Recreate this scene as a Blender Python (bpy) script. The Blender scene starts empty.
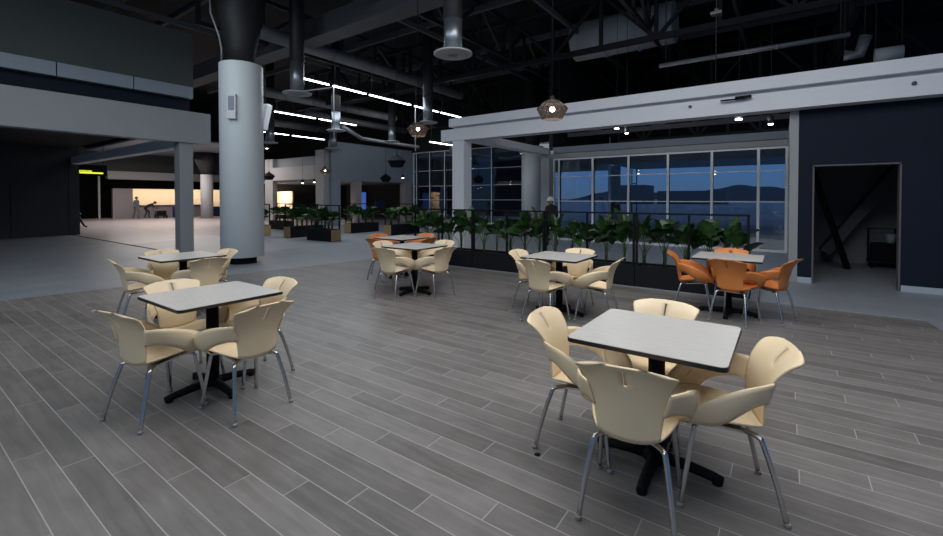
import bpy, bmesh, math, random
from math import sin, cos, pi, radians, atan2, sqrt
from mathutils import Vector, Matrix
random.seed(7)
C = bpy.context.scene.collection

# ------------------------------------------------------------------ camera
FPX = 438.0; EYE = 1.53; PITCH = radians(1.0); YAW = radians(35.6)
cam_d = bpy.data.cameras.new('camera'); cam = bpy.data.objects.new('camera', cam_d); C.objects.link(cam)
cam_d.sensor_width = 36; cam_d.lens = FPX/943*36; cam_d.clip_end = 2000; cam_d.clip_start = .05
cam.location = (0, 0, EYE); cam.rotation_euler = (pi/2-PITCH, 0, YAW)
cam_d.shift_y = -(268-(198+FPX*math.tan(PITCH)))/943
bpy.context.scene.camera = cam

# ------------------------------------------------------------------ world, exposure, lights
sc = bpy.context.scene
sc.view_settings.view_transform = 'Standard'; sc.view_settings.look = 'None'
sc.view_settings.exposure = 0.0; sc.view_settings.gamma = 1; sc.view_settings.use_curve_mapping = False
w = bpy.data.worlds.new('dusk'); sc.world = w; w.use_nodes = True
nt = w.node_tree; nt.nodes.clear()
wo = nt.nodes.new('ShaderNodeOutputWorld'); bg = nt.nodes.new('ShaderNodeBackground')
tc = nt.nodes.new('ShaderNodeTexCoord'); sp = nt.nodes.new('ShaderNodeSeparateXYZ'); rp = nt.nodes.new('ShaderNodeValToRGB')
nt.links.new(tc.outputs['Generated'], sp.inputs[0]); nt.links.new(sp.outputs['Z'], rp.inputs[0])
nt.links.new(rp.outputs[0], bg.inputs[0]); nt.links.new(bg.outputs[0], wo.inputs[0])
cr = rp.color_ramp; cr.elements[0].position = 0.0; cr.elements[0].color = (.066, .118, .21, 1)
cr.elements[1].position = .5; cr.elements[1].color = (.035, .07, .17, 1)
e = cr.elements.new(.05); e.color = (.056, .130, .28, 1)
bg.inputs[1].default_value = 1.0

def area(name, loc, tgt, sx, sy, power, col):
    l = bpy.data.lights.new(name, 'AREA'); l.shape = 'RECTANGLE'; l.size = sx; l.size_y = sy
    l.energy = power; l.color = col
    o = bpy.data.objects.new(name, l); C.objects.link(o); o.location = loc
    o.rotation_euler = (Vector(tgt)-Vector(loc)).to_track_quat('-Z', 'Y').to_euler()
    return o
area('hall_luminaires', (-.7, 3.6, 5.6), (-.7, 3.6, 0), 6, 5, 370, (.96, .97, 1.0))
area('hall_luminaires_left', (-8.5, 1.0, 5.9), (-8.5, 1.2, 0), 4, 6, 130, (.90, .96, 1.0))
area('rear_added_fill', (-3, -6.5, 7.0), (-7, 6, 1.6), 10, 2, 340, (.78, .89, 1.0))  # unseen area light added behind the camera, raised clear of the glass reflections
area('mid_hall_added_fill', (-13.5, 10.5, 5.6), (-13.5, 10.5, 0), 5, 6, 270, (.86, .93, 1.0))  # fill light added to brighten the floor around the distant planters
area('shopfront_added_fill', (-16.5, 17.5, 5.2), (-20.4, 18, 3.0), 5, 1, 30, (.9, .95, 1.0))  # fill light added to lift the grey shop facade
area('concourse_luminaires', (-31, 11.5, 4.4), (-31, 11.5, 0), 12, 6, 850, (1.0, .90, .85))

# ------------------------------------------------------------------ materials
def mat(name, col, rough=.6, metal=0, spec=.5, noise=0, nscale=8, bump=0, emit=None, estr=0, coat=0):
    m = bpy.data.materials.new(name); m.use_nodes = True
    n = m.node_tree.nodes; b = n['Principled BSDF']; L = m.node_tree.links
    b.inputs['Base Color'].default_value = (*col, 1); b.inputs['Roughness'].default_value = rough
    b.inputs['Metallic'].default_value = metal; b.inputs['Specular IOR Level'].default_value = spec
    b.inputs['Coat Weight'].default_value = coat
    t = n.new('ShaderNodeTexCoord'); z = n.new('ShaderNodeTexNoise'); z.inputs['Scale'].default_value = nscale
    z.inputs['Detail'].default_value = 4
    L.new(t.outputs['Object'], z.inputs['Vector'])
    if noise:
        mx = n.new('ShaderNodeMix'); mx.data_type = 'RGBA'
        mx.inputs[6].default_value = (*[c*(1-noise) for c in col], 1); mx.inputs[7].default_value = (*[min(1, c*(1+noise)) for c in col], 1)
        L.new(z.outputs[0], mx.inputs[0]); L.new(mx.outputs[2], b.inputs['Base Color'])
    if bump:
        bp = n.new('ShaderNodeBump'); bp.inputs['Strength'].default_value = bump
        L.new(z.outputs[0], bp.inputs['Height']); L.new(bp.outputs[0], b.inputs['Normal'])
    if emit:
        b.inputs['Emission Color'].default_value = (*emit, 1); b.inputs['Emission Strength'].default_value = estr
    return m
M = {}
M['cream'] = mat('cream plastic', (.84, .67, .43), .42, noise=.05, nscale=5)
M['orange'] = mat('orange plastic', (.70, .23, .055), .42, noise=.05, nscale=5)
M['chrome'] = mat('chrome', (.60, .59, .57), .24, 1, noise=.05)
M['rubber'] = mat('clear grey glide', (.25, .25, .25), .5)
M['laminate'] = mat('pale woodgrain laminate', (.47, .46, .44), .35)
M['black'] = mat('black powder coat', (.004, .004, .005), .7, spec=.2, noise=.2)
M['blackedge'] = mat('black table edge', (.012, .012, .012), .4)
M['white'] = mat('white painted board', (.68, .69, .72), .6, noise=.04, nscale=2)
M['column'] = mat('white column paint', (.62, .665, .67), .45, noise=.03, nscale=3)
M['grey'] = mat('grey painted board', (.22, .25, .29), .65, noise=.06, nscale=1.5)
M['greycol'] = mat('grey column paint', (.30, .31, .31), .6, noise=.05, nscale=2)
M['upper'] = mat('dull grey-green cladding', (.055, .064, .062), .75, noise=.08, nscale=1)
M['strip'] = mat('pale metal strip', (.24, .28, .32), .5, noise=.05)
M['darkwall'] = mat('dark rough wall', (.035, .038, .04), .85, noise=.25, nscale=1.2, bump=.2)
M['navy'] = mat('navy painted wall', (.009, .014, .026), .7, spec=.15, noise=.08, nscale=2)
M['steel'] = mat('black painted steel', (.013, .014, .015), .6, noise=.2)
M['girder'] = mat('dull grey girder', (.095, .10, .105), .7, noise=.15)
M['deck'] = mat('dark roof deck', (.014, .015, .017), .8, noise=.3, nscale=1)
M['galv'] = mat('galvanised duct', (.30, .33, .36), .38, .85, noise=.25, nscale=6)
M['dullduct'] = mat('dusty galvanised duct', (.24, .25, .26), .55, .5, noise=.3, nscale=2)
M['diffuser'] = mat('pale diffuser', (.42, .43, .44), .5)
M['alu'] = mat('pale aluminium mullion', (.85, .88, .92), .45)
M['planter'] = mat('black planter board', (.007, .008, .011), .6, spec=.2, noise=.15)
M['soil'] = mat('dark soil', (.012, .010, .008), .95, noise=.5, nscale=40, bump=.5)
M['wood'] = mat('raw plywood', (.30, .20, .09), .7, noise=.15, nscale=12)
M['stem'] = mat('green stem', (.05, .09, .03), .6)
M['darkroom'] = mat('unlit plaster', (.24, .24, .25), .9, noise=.15, nscale=2)
M['lamp'] = mat('lamp bulb', (1, 1, 1), .5, emit=(1, .93, .85), estr=30)
M['led'] = mat('led tube', (1, 1, 1), .5, emit=(.88, .94, 1), estr=9)
M['spot'] = mat('downlight lens', (1, 1, 1), .5, emit=(1, .95, .88), estr=14)
M['smoke'] = mat('smoked wire shade', (.10, .08, .07), .3, .6)
M['yellow'] = mat('yellow sign lettering', (.6, .6, .02), .5, emit=(.75, .85, .03), estr=1.0)
M['creamwall'] = mat('cream wall', (.80, .66, .48), .7, noise=.04, nscale=1)
M['pinkwall'] = mat('pale pinkish wall', (.30, .27, .27), .7, noise=.06, nscale=1)
M['bluefab'] = mat('navy upholstery', (.012, .022, .085), .8, noise=.1)
M['screen'] = mat('blue screen', (.02, .04, .1), .3, emit=(.10, .20, .75), estr=.45)
M['skin'] = mat('skin', (.32, .18, .12), .6)
M['cloth'] = mat('dark work clothes', (.014, .016, .022), .85, noise=.2)
M['clothgrey'] = mat('grey shirt', (.10, .11, .12), .85, noise=.1)
M['clothwhite'] = mat('white shirt', (.55, .58, .62), .8)
M['helmet'] = mat('white hard hat', (.62, .65, .68), .35)
M['hair'] = mat('black hair', (.01, .009, .008), .7)
M['asphalt'] = mat('dusk ground', (.62, .56, .50), .9, noise=.3, nscale=.15)
M['road'] = mat('pale concrete road', (.85, .88, .92), .8, noise=.08, nscale=.5)
M['hill'] = mat('wooded hill', (.045, .05, .06), .95, noise=.3, nscale=.05)
M['far'] = mat('distant structure', (.05, .06, .07), .8, noise=.2)
M['void'] = mat('black finish and painted-in shade', (.003, .003, .003), .95, spec=.02)  # near-black colour; in the concourse opening it paints the shade
M['greyduct'] = mat('pale grey insulated duct', (.42, .45, .48), .7, noise=.2, nscale=1.5)
M['greysoft'] = mat('soft grey paint', (.36, .355, .37), .7, noise=.05)
M['base'] = mat('white skirting', (.40, .44, .50), .5)

# green leaves with a lighter vein down the middle
def leafmat():
    m = bpy.data.materials.new('broad green leaf'); m.use_nodes = True
    n = m.node_tree.nodes; L = m.node_tree.links; b = n['Principled BSDF']
    b.inputs['Roughness'].default_value = .38
    oi = n.new('ShaderNodeTexCoord'); z = n.new('ShaderNodeTexNoise'); z.inputs['Scale'].default_value = 9
    L.new(oi.outputs['Object'], z.inputs['Vector'])
    r = n.new('ShaderNodeValToRGB'); r.color_ramp.elements[0].position = .3; r.color_ramp.elements[0].color = (.009, .030, .008, 1)
    r.color_ramp.elements[1].position = .72; r.color_ramp.elements[1].color = (.028, .082, .015, 1)
    L.new(z.outputs[0], r.inputs[0]); L.new(r.outputs[0], b.inputs['Base Color'])
    return m
M['leaf'] = leafmat()

# table laminate: faint straight grain
def laminate(m):
    n = m.node_tree.nodes; L = m.node_tree.links; b = n['Principled BSDF']
    t = n.new('ShaderNodeTexCoord'); mp = n.new('ShaderNodeMapping'); mp.inputs['Scale'].default_value = (3, 60, 3)
    z = n.new('ShaderNodeTexNoise'); z.inputs['Scale'].default_value = 2.2; z.inputs['Detail'].default_value = 6
    L.new(t.outputs['Object'], mp.inputs[0]); L.new(mp.outputs[0], z.inputs['Vector'])
    r = n.new('ShaderNodeValToRGB'); r.color_ramp.elements[0].color = (.47, .45, .415, 1); r.color_ramp.elements[1].color = (.56, .54, .50, 1)
    r.color_ramp.elements[0].position = .35; r.color_ramp.elements[1].position = .65
    L.new(z.outputs[0], r.inputs[0]); L.new(r.outputs[0], b.inputs['Base Color'])
laminate(M['laminate'])

def node_math(n, L, op, a, b=None, c=None):
    q = n.new('ShaderNodeMath'); q.operation = op
    for i, v in enumerate((a, b, c)):
        if v is None: continue
        if isinstance(v, (int, float)): q.inputs[i].default_value = v
        else: L.new(v, q.inputs[i])
    return q.outputs[0]

def plankmat():
    m = bpy.data.materials.new('grey wood plank tile'); m.use_nodes = True
    n = m.node_tree.nodes; L = m.node_tree.links; b = n['Principled BSDF']
    g = n.new('ShaderNodeNewGeometry'); s = n.new('ShaderNodeSeparateXYZ'); L.new(g.outputs['Position'], s.inputs[0])
    X, Y = s.outputs['X'], s.outputs['Y']
    W, LEN = .1512, 1.235
    v = node_math(n, L, 'DIVIDE', node_math(n, L, 'SUBTRACT', Y, .489), W)
    row = node_math(n, L, 'FLOOR', v); fv = node_math(n, L, 'FRACT', v)
    u = node_math(n, L, 'DIVIDE', node_math(n, L, 'ADD', X, 3.009), LEN)
    u = node_math(n, L, 'SUBTRACT', u, node_math(n, L, 'MULTIPLY', node_math(n, L, 'SUBTRACT', row, 2), .25))
    col = node_math(n, L, 'FLOOR', u); fu = node_math(n, L, 'FRACT', u)
    def edge(f, size, wd):
        d = node_math(n, L, 'MULTIPLY', node_math(n, L, 'MINIMUM', f, node_math(n, L, 'SUBTRACT', 1, f)), size)
        return node_math(n, L, 'LESS_THAN', d, wd)
    grout = node_math(n, L, 'MAXIMUM', edge(fv, W, .0026), edge(fu, LEN, .0026))
    cx = n.new('ShaderNodeCombineXYZ'); L.new(col, cx.inputs[0]); L.new(row, cx.inputs[1])
    wn = n.new('ShaderNodeTexWhiteNoise'); wn.noise_dimensions = '2D'; L.new(cx.outputs[0], wn.inputs['Vector'])
    # grain stretched along the plank, shifted per plank
    cg = n.new('ShaderNodeCombineXYZ')
    L.new(node_math(n, L, 'ADD', node_math(n, L, 'MULTIPLY', X, 2.2), node_math(n, L, 'MULTIPLY', wn.outputs[0], 50)), cg.inputs[0])
    L.new(node_math(n, L, 'MULTIPLY', Y, 22), cg.inputs[1]); L.new(row, cg.inputs[2])
    z = n.new('ShaderNodeTexNoise'); z.inputs['Scale'].default_value = 1.0; z.inputs['Detail'].default_value = 6; z.inputs['Distortion'].default_value = .9
    L.new(cg.outputs[0], z.inputs['Vector'])
    z2 = n.new('ShaderNodeTexNoise'); z2.inputs['Scale'].default_value = 5; z2.inputs['Detail'].default_value = 3
    L.new(g.outputs['Position'], z2.inputs['Vector'])
    f = node_math(n, L, 'ADD', node_math(n, L, 'MULTIPLY', z.outputs[0], .55),
                  node_math(n, L, 'ADD', node_math(n, L, 'MULTIPLY', wn.outputs[0], .28), node_math(n, L, 'MULTIPLY', z2.outputs[0], .30)))
    r = n.new('ShaderNodeValToRGB'); r.color_ramp.elements[0].position = .32; r.color_ramp.elements[0].color = (.105, .097, .090, 1)
    r.color_ramp.elements[1].position = .82; r.color_ramp.elements[1].color = (.215, .200, .188, 1)
    L.new(f, r.inputs[0])
    mx = n.new('ShaderNodeMix'); mx.data_type = 'RGBA'; L.new(grout, mx.inputs[0]); L.new(r.outputs[0], mx.inputs[6])
    mx.inputs[7].default_value = (.36, .35, .345, 1); L.new(mx.outputs[2], b.inputs['Base Color'])
    b.inputs['Roughness'].default_value = .42
    bp = n.new('ShaderNodeBump'); bp.inputs['Strength'].default_value = .25; bp.inputs['Distance'].default_value = .003
    L.new(node_math(n, L, 'SUBTRACT', f, grout), bp.inputs['Height']); L.new(bp.outputs[0], b.inputs['Normal'])
    return m
M['plank'] = plankmat()

def tilemat(name, c1, c2, rough):
    m = bpy.data.materials.new(name); m.use_nodes = True
    n = m.node_tree.nodes; L = m.node_tree.links; b = n['Principled BSDF']
    g = n.new('ShaderNodeNewGeometry'); br = n.new('ShaderNodeTexBrick')
    br.offset = 0; br.inputs['Scale'].default_value = 1; br.inputs['Brick Width'].default_value = .8; br.inputs['Row Height'].default_value = .8
    br.inputs['Mortar Size'].default_value = .003; br.inputs['Color1'].default_value = (*c1, 1); br.inputs['Color2'].default_value = (*c2, 1)
    br.inputs['Mortar'].default_value = (*[c*.7 for c in c1], 1)
    L.new(g.outputs['Position'], br.inputs['Vector'])
    z = n.new('ShaderNodeTexNoise'); z.inputs['Scale'].default_value = 1.3; z.inputs['Detail'].default_value = 5
    L.new(g.outputs['Position'], z.inputs['Vector'])
    mx = n.new('ShaderNodeMix'); mx.data_type = 'RGBA'; mx.blend_type = 'MULTIPLY'; mx.inputs[0].default_value = .35
    L.new(br.outputs[0], mx.inputs[6]); L.new(z.outputs[0], mx.inputs[7]); L.new(mx.outputs[2], b.inputs['Base Color'])
    b.inputs['Roughness'].default_value = rough
    return m
M['tile'] = tilemat('blue-grey floor tile', (.28, .30, .33), (.30, .32, .35), .4)
M['tilepink'] = tilemat('pale concourse tile', (.42, .38, .385), (.45, .41, .41), .3)

def glassmat():
    m = bpy.data.materials.new('window glass'); m.use_nodes = True
    n = m.node_tree.nodes; L = m.node_tree.links; n.clear()
    o = n.new('ShaderNodeOutputMaterial'); t = n.new('ShaderNodeBsdfTransparent'); t.inputs[0].default_value = (.80, .86, .90, 1)
    gl = n.new('ShaderNodeBsdfGlossy'); gl.inputs['Roughness'].default_value = .0; gl.inputs[0].default_value = (.9, .95, 1, 1)
    fr = n.new('ShaderNodeFresnel'); fr.inputs[0].default_value = 1.55
    a = node_math(n, L, 'MULTIPLY', fr.outputs[0], 1.8)
    mx = n.new('ShaderNodeMixShader'); L.new(a, mx.inputs[0]); L.new(t.outputs[0], mx.inputs[1]); L.new(gl.outputs[0], mx.inputs[2])
    L.new(mx.outputs[0], o.inputs[0]); return m
M['glass'] = glassmat()

# ------------------------------------------------------------------ mesh helpers
class MB:
    def __init__(s): s.bm = bmesh.new()
    def box(s, x0, x1, y0, y1, z0, z1, bev=0, rot=None, org=(0, 0, 0)):
        t = bmesh.new(); bmesh.ops.create_cube(t, size=1)
        for v in t.verts: v.co = Vector(((x0+x1)/2+v.co.x*(x1-x0), (y0+y1)/2+v.co.y*(y1-y0), (z0+z1)/2+v.co.z*(z1-z0)))
        if bev: bmesh.ops.bevel(t, geom=t.edges[:], offset=bev, segments=2, affect='EDGES', profile=.6)
        if rot is not None:
            for v in t.verts: v.co = rot @ (v.co-Vector(org)) + Vector(org)
        s._join(t); return s
    def _join(s, t):
        me = bpy.data.meshes.new('tmp'); t.to_mesh(me); t.free(); s.bm.from_mesh(me); bpy.data.meshes.remove(me)
    def bar(s, a, b, wd, ht):       # rectangular bar from a to b
        a, b = Vector(a), Vector(b); d = b-a; L = d.length
        q = d.to_track_quat('X', 'Z').to_matrix()
        t = bmesh.new(); bmesh.ops.create_cube(t, size=1)
        for v in t.verts: v.co = q @ Vector((v.co.x*L, v.co.y*wd, v.co.z*ht)) + (a+b)/2
        s._join(t); return s
    def tube(s, pts, r, n=10, cap=True):
        pts = [Vector(p) for p in pts]; rs = r if isinstance(r, (list, tuple)) else [r]*len(pts)
        rings = []; prev = None
        for i, p in enumerate(pts):
            d = (pts[min(i+1, len(pts)-1)]-pts[max(i-1, 0)]).normalized()
            if prev is None:
                u = d.orthogonal().normalized()
            else:
                u = (prev-d*prev.dot(d)).normalized()
            prev = u; v = d.cross(u)
            rings.append([s.bm.verts.new(p+(u*cos(2*pi*k/n)+v*sin(2*pi*k/n))*rs[i]) for k in range(n)])
        for a, b in zip(rings, rings[1:]):
            for k in range(n): s.bm.faces.new((a[k], a[(k+1) % n], b[(k+1) % n], b[k])).smooth = True
        if cap:
            s.bm.faces.new(rings[0][::-1]); s.bm.faces.new(rings[-1])
        return s
    def lathe(s, prof, c=(0, 0, 0), n=24):
        rings = [[s.bm.verts.new((c[0]+r*cos(2*pi*k/n), c[1]+r*sin(2*pi*k/n), c[2]+z)) for k in range(n)] for r, z in prof]
        for a, b in zip(rings, rings[1:]):
            for k in range(n): s.bm.faces.new((a[k], a[(k+1) % n], b[(k+1) % n], b[k])).smooth = True
        if prof[0][0] > 1e-4: s.bm.faces.new(rings[0][::-1])
        if prof[-1][0] > 1e-4: s.bm.faces.new(rings[-1])
        return s
    def grid(s, rows, skip=None, smooth=True):
        vs = [[s.bm.verts.new(p) for p in r] for r in rows]
        for i in range(len(vs)-1):
            for j in range(len(vs[0])-1):
                if skip and skip(i, j): continue
                s.bm.faces.new((vs[i][j], vs[i][j+1], vs[i+1][j+1], vs[i+1][j])).smooth = smooth
        return s
    def poly(s, pts, z0, z1):
        a = [s.bm.verts.new((p[0], p[1], z0)) for p in pts]; b = [s.bm.verts.new((p[0], p[1], z1)) for p in pts]
        s.bm.faces.new(a[::-1]); s.bm.faces.new(b); n = len(pts)
        for i in range(n): s.bm.faces.new((a[i], a[(i+1) % n], b[(i+1) % n], b[i]))
        return s
    def ball(s, c, r, sc_=(1, 1, 1), n=12):
        t = bmesh.new(); bmesh.ops.create_uvsphere(t, u_segments=n, v_segments=max(6, n*2//3), radius=r)
        for v in t.verts: v.co = Vector((v.co.x*sc_[0], v.co.y*sc_[1], v.co.z*sc_[2]))+Vector(c)
        for f in t.faces: f.smooth = True
        s._join(t); return s
    def build(s, name, m, parent=None, solid=0, sub=0):
        bmesh.ops.recalc_face_normals(s.bm, faces=s.bm.faces[:])
        me = bpy.data.meshes.new(name); s.bm.to_mesh(me); s.bm.free()
        o = bpy.data.objects.new(name, me); C.objects.link(o); me.materials.append(m)
        if parent: o.parent = parent
        if solid:
            k = o.modifiers.new('solid', 'SOLIDIFY'); k.thickness = solid; k.offset = 0
        if sub:
            k = o.modifiers.new('sub', 'SUBSURF'); k.levels = sub; k.render_levels = sub
        return o
def tag(o, label=None, cat=None, group=None, kind=None):
    for k, v in (('label', label), ('category', cat), ('group', group), ('kind', kind)):
        if v: o[k] = v
    return o
def empty(name, label, cat, loc=(0, 0, 0), rz=0, group=None):
    o = bpy.data.objects.new(name, None); C.objects.link(o); o.location = loc; o.rotation_euler = (0, 0, rz)
    o.empty_display_size = .1
    return tag(o, label, cat, group)
def struct(name, mb, m, **k): return tag(mb.build(name, m, **k), kind='structure')
def dup(root, label, loc, rz, group=None, mats=None, scale=None):
    def rec(o, par):
        c = o.copy(); C.objects.link(c); c.parent = par
        if mats and o.type == 'MESH' and o.data.materials and o.data.materials[0] in mats:
            c.material_slots[0].link = 'OBJECT'; c.material_slots[0].material = mats[o.data.materials[0]]
        for ch in kids[o]: rec(ch, c)
        return c
    kids = {}
    def walk(o):
        kids[o] = list(o.children)
        for ch in kids[o]: walk(ch)
    walk(root)
    r = rec(root, None); r.location = loc; r.rotation_euler = (0, 0, rz)
    r['label'] = label
    if group: r['group'] = group
    if scale: r.scale = scale
    return r

# ------------------------------------------------------------------ floor
wood_poly = [(-9.62, -9), (-9.55, .4), (-9.47, 1.2), (-9.28, 2.7), (-8.88, 4.7), (-8.40, 7.74), (1.44, 7.76), (1.50, 7.1), (1.60, -9)]
struct('floor', MB().poly(wood_poly, -.05, 0), M['plank'])
left_poly = [(-9.62, -9), (-30, -9), (-30, 5.12), (-9.0, 5.12), (-8.88, 4.7), (-9.28, 2.7), (-9.47, 1.2), (-9.55, .4)]
struct('floor', MB().poly(left_poly, -.05, -.0005), M['tile'])
right_poly = [(1.6, -9), (9, -9), (9, 15.1), (-8.4, 15.1), (-8.40, 7.74), (1.44, 7.76), (1.50, 7.1)]
struct('floor', MB().poly(right_poly, -.05, -.0005), M['tile'])
mid_poly = [(-9.0, 5.12), (-8.88, 4.7), (-8.40, 7.74), (-8.4, 15.1), (-7.1, 15.1), (-7.1, 21.8), (-20.5, 21.8), (-20.5, 13), (-17.5, 5.12)]
struct('floor', MB().poly(mid_poly, -.05, -.0005), M['tile'])
far_poly = [(-17.5, 5.12), (-20.5, 13), (-20.5, 30), (-46, 30), (-46, -6), (-30, -6), (-30, 5.12)]
struct('floor', MB().poly(far_poly, -.05, -.0005), M['tilepink'])
struct('trim_1', MB().box(-24, -12.0, 5.07, 5.12, -.001, .012), M['black'])

# ------------------------------------------------------------------ left building
struct('wall_left', MB().box(-24.3, -24, -8, 5.36, 0, 3.9), M['darkwall'])
struct('trim_2', MB().box(-24.0, -23.96, -8, 5.1, 2.05, 2.12).box(-24.0, -23.97, 5.02, 5.1, 0, 3.0).box(-24.0, -23.97, 3.35, 3.42, 0, 2.05), M['darkwall'])
t = MB(); t.box(-13.75, -13.4, -8, 5.88, 3.06, 3.92)
struct('trim_3', t, M['greycol'])
struct('trim_4', MB().box(-23.99, -13.76, 5.10, 5.40, 2.93, 3.22), M['white'])
struct('ceiling_canopy', MB().box(-24.3, -13.75, -8, 5.05, 3.55, 3.92), M['deck'])
struct('wall_upper', MB().box(-24, -13.68, -8, 5.55, 4.66, 6.16), M['upper'])
t = MB()
ys = [-8, -3.5, -1.2, .9, 2.68, 4.15, 5.55]
for a, b in zip(ys, ys[1:]): t.box(-24, -13.66, a+.012, b-.012, 4.34, 4.655)
struct('trim_5', t, M['strip'])
struct('wall_recess', MB().box(-24, -13.85, -8, 5.52, 3.92, 4.34), M['navy'])
o = MB().box(-13.80, -13.46, 5.10, 5.44, 0, 3.06, bev=.008).build('square_column', M['greycol'])
tag(o, 'grey square column holding up the end of the grey beam at left', 'column')

# big round column
col = empty('round_column', 'large white round column standing behind the left tables', 'column', (-10.42, 5.26, 0))
MB().lathe([(.455, .16), (.465, .165), (.465, 4.62), (.455, 4.635)], n=64).build('column_cladding', M['column'], col)
MB().lathe([(.30, 0), (.30, .17)], n=32).build('base', M['black'], col)
MB().lathe([(.26, 4.6), (.34, 5.0), (.50, 5.7), (.62, 7.0), (.62, 8.2)], n=8).build('steel_head', M['steel'], col)
MB().tube([(.02, -.45, 4.62), (.01, -.44, 4.9), (-.04, -.47, 5.2), (-.14, -.60, 5.7), (-.16, -.64, 7)], .022, 8).build('conduit', M['dullduct'], col)
def dirbox(mb, c, nrm, w_, d_, z0, z1, off=0, bev=.01, sx=0):
    a = atan2(nrm[1], nrm[0]); R = Matrix.Rotation(a, 3, 'Z')
    b = MB().box(off, off+d_, -w_/2+sx, w_/2+sx, z0, z1, bev=bev)
    for v in b.bm.verts: v.co = R @ v.co + Vector(c)
    me = bpy.data.meshes.new('t'); b.bm.to_mesh(me); b.bm.free(); mb.bm.from_mesh(me)
    return mb
n_ = Vector((.66, -.75))
ld = empty('wall_loudspeaker', 'small pale grey speaker box mounted high on the round column', 'speaker', (-10.42+n_.x*.465, 5.26+n_.y*.465, 0))
dirbox(MB(), (0, 0, 0), n_, .19, .09, 3.36, 3.86).build('speaker_body', M['white'], ld)
dirbox(MB(), (0, 0, 0), n_, .12, .02, 3.50, 3.80, off=.085, bev=.004).build('grille', M['strip'], ld)
dirbox(MB(), (0, 0, 0), n_, .19, .10, 3.30, 3.46, off=-.002, sx=.0).build('lower_cover', M['white'], ld)
# long pale speaker beside it
ls = empty('hanging_loudspeaker', 'long pale hanging speaker tilted beside the round column', 'speaker', (-14.53, 8.15, 0))
t = MB(); t.box(-.14, .14, -.1, .1, 3.85, 4.75, bev=.05)
R = Matrix.Rotation(radians(12), 3, Vector((-.58, .81, 0)))
for v in t.bm.verts: v.co = R @ (v.co-Vector((0, 0, 4.3)))+Vector((0, 0, 4.3))
t.build('speaker_body', M['white'], ls)
MB().tube([(0, 0, 4.7), (0, 0, 8.2)], .012, 6).build('hanger', M['steel'], ls)

# ------------------------------------------------------------------ right side frame and navy wall
t = MB(); t.box(-7.95, 9, 9.62, 9.98, 3.12, 3.44); t.box(-7.55, 9, 9.70, 9.98, 3.44, 3.50); t.box(-7.62, 9, 9.56, 9.98, 3.50, 3.72)
struct('trim_6', t, M['white'])
struct('trim_7', MB().box(-7.5, -7.12, 9.98, 14.9, 3.14, 3.36), M['white'])
struct('trim_8', MB().box(-7.5, .05, 14.88, 15.14, 2.98, 3.15), M['greycol'])
o = MB().box(-7.56, -7.16, 9.64, 10.0, 0, 3.12, bev=.006).build('square_column', M['white'])
tag(o, 'pale square column under the left end of the white overhead frame', 'column')
o = MB().box(-7.32, -6.98, 14.6, 14.94, 0, 2.98, bev=.006).build('square_column', M['greycol'])
tag(o, 'grey square column at the corner where the glass wall begins, behind the worker', 'column')
o = empty('round_column', 'x', 'column', (-9.71, 18.54, 0))
MB().lathe([(.5, 0), (.5, 3.95)], n=48).build('column_cladding', M['column'], o)
MB().lathe([(.3, 3.9), (.5, 5.2), (.55, 8.2)], n=8).build('steel_head', M['steel'], o)
tag(o, 'white round column near the glass wall between the two square columns', 'column')
t = MB(); t.box(.19, .41, 9.92, 10.06, 0, 3.12); t.box(1.53, 9, 9.92, 10.06, 0, 3.12); t.box(.41, 1.53, 9.92, 10.06, 2.10, 3.12)
struct('wall_right', t, M['navy'])
struct('wall_return', MB().box(.06, .19, 9.92, 15.1, 0, 3.14), M['greycol'])
struct('baseboard_right', MB().box(.19, .41, 9.905, 9.92, 0, .10).box(1.555, 9, 9.905, 9.92, 0, .10), M['base'])
struct('door_1', MB().box(.395, .42, 9.90, 10.07, 0, 2.10).box(1.52, 1.545, 9.90, 10.07, 0, 2.12).box(.395, 1.545, 9.90, 10.07, 2.09, 2.115), M['girder'])
# dark unfinished room behind the doorway
t = MB(); t.box(.2, .26, 10.06, 13.6, 0, 3); t.box(.2, 6, 13.6, 13.7, 0, 3); t.box(5.9, 6, 10.06, 13.6, 0, 3); t.box(.2, 6, 10.06, 13.7, 3.0, 3.1)
struct('wall_back_room', t, M['darkroom'])
st = MB(); st.bar((.75, 13.0, .3), (2.5, 13.0, 2.98), .6, .2)
struct('trim_9', st, M['girder'])
o = MB().bar((1.10, 12.3, 0.03), (.42, 10.6, 2.05), .10, .07).build('timber_plank', M['black'])
tag(o, 'dark timber plank leaning inside the open doorway', 'plank')
cl = empty('cement_sack', 'dim grey sack slumped in the dark room behind the doorway', 'sack', (2.25, 12.2, 0))
MB().ball((0, 0, .18), .3, (1.1, .8, .6)).build('sack_body', M['darkroom'], cl)
cl = empty('folding_trolley', 'dark trolley with a pale bucket parked inside the doorway', 'trolley', (1.75, 13.0, 0))
MB().box(-.25, .25, -.2, .2, .12, .18).tube([(-.22, .18, .1), (-.22, .2, .85), (.22, .2, .85), (.22, .18, .1)], .02).box(-.2, .2, -.15, .15, .18, .55, bev=.03).build('trolley_frame', M['black'], cl)
MB().lathe([(.07, .55), (.09, .75)], c=(.12, 0, 0), n=16).build('bucket', M['base'], cl)
for i, (x, y) in enumerate([(-.2, -.15), (.2, -.15), (-.2, .15), (.2, .15)]):
    MB().ball((x, y, .06), .06, (.4, 1, 1)).build('wheel', M['black'], cl)
o = MB().box(-1.02, -.62, 9.52, 9.56, 3.36, 3.385).box(-.78, -.52, 9.52, 9.56, 3.375, 3.42).build('wall_bracket', M['black'])
tag(o, 'small black fixing bracket stuck on the white overhead frame', 'bracket')
o = MB().lathe([(.0, 0), (.03, 0.005), (.03, .03), (0, .035)], c=(0, 0, 0), n=12).build('fixing_plate', M['girder'])
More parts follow.
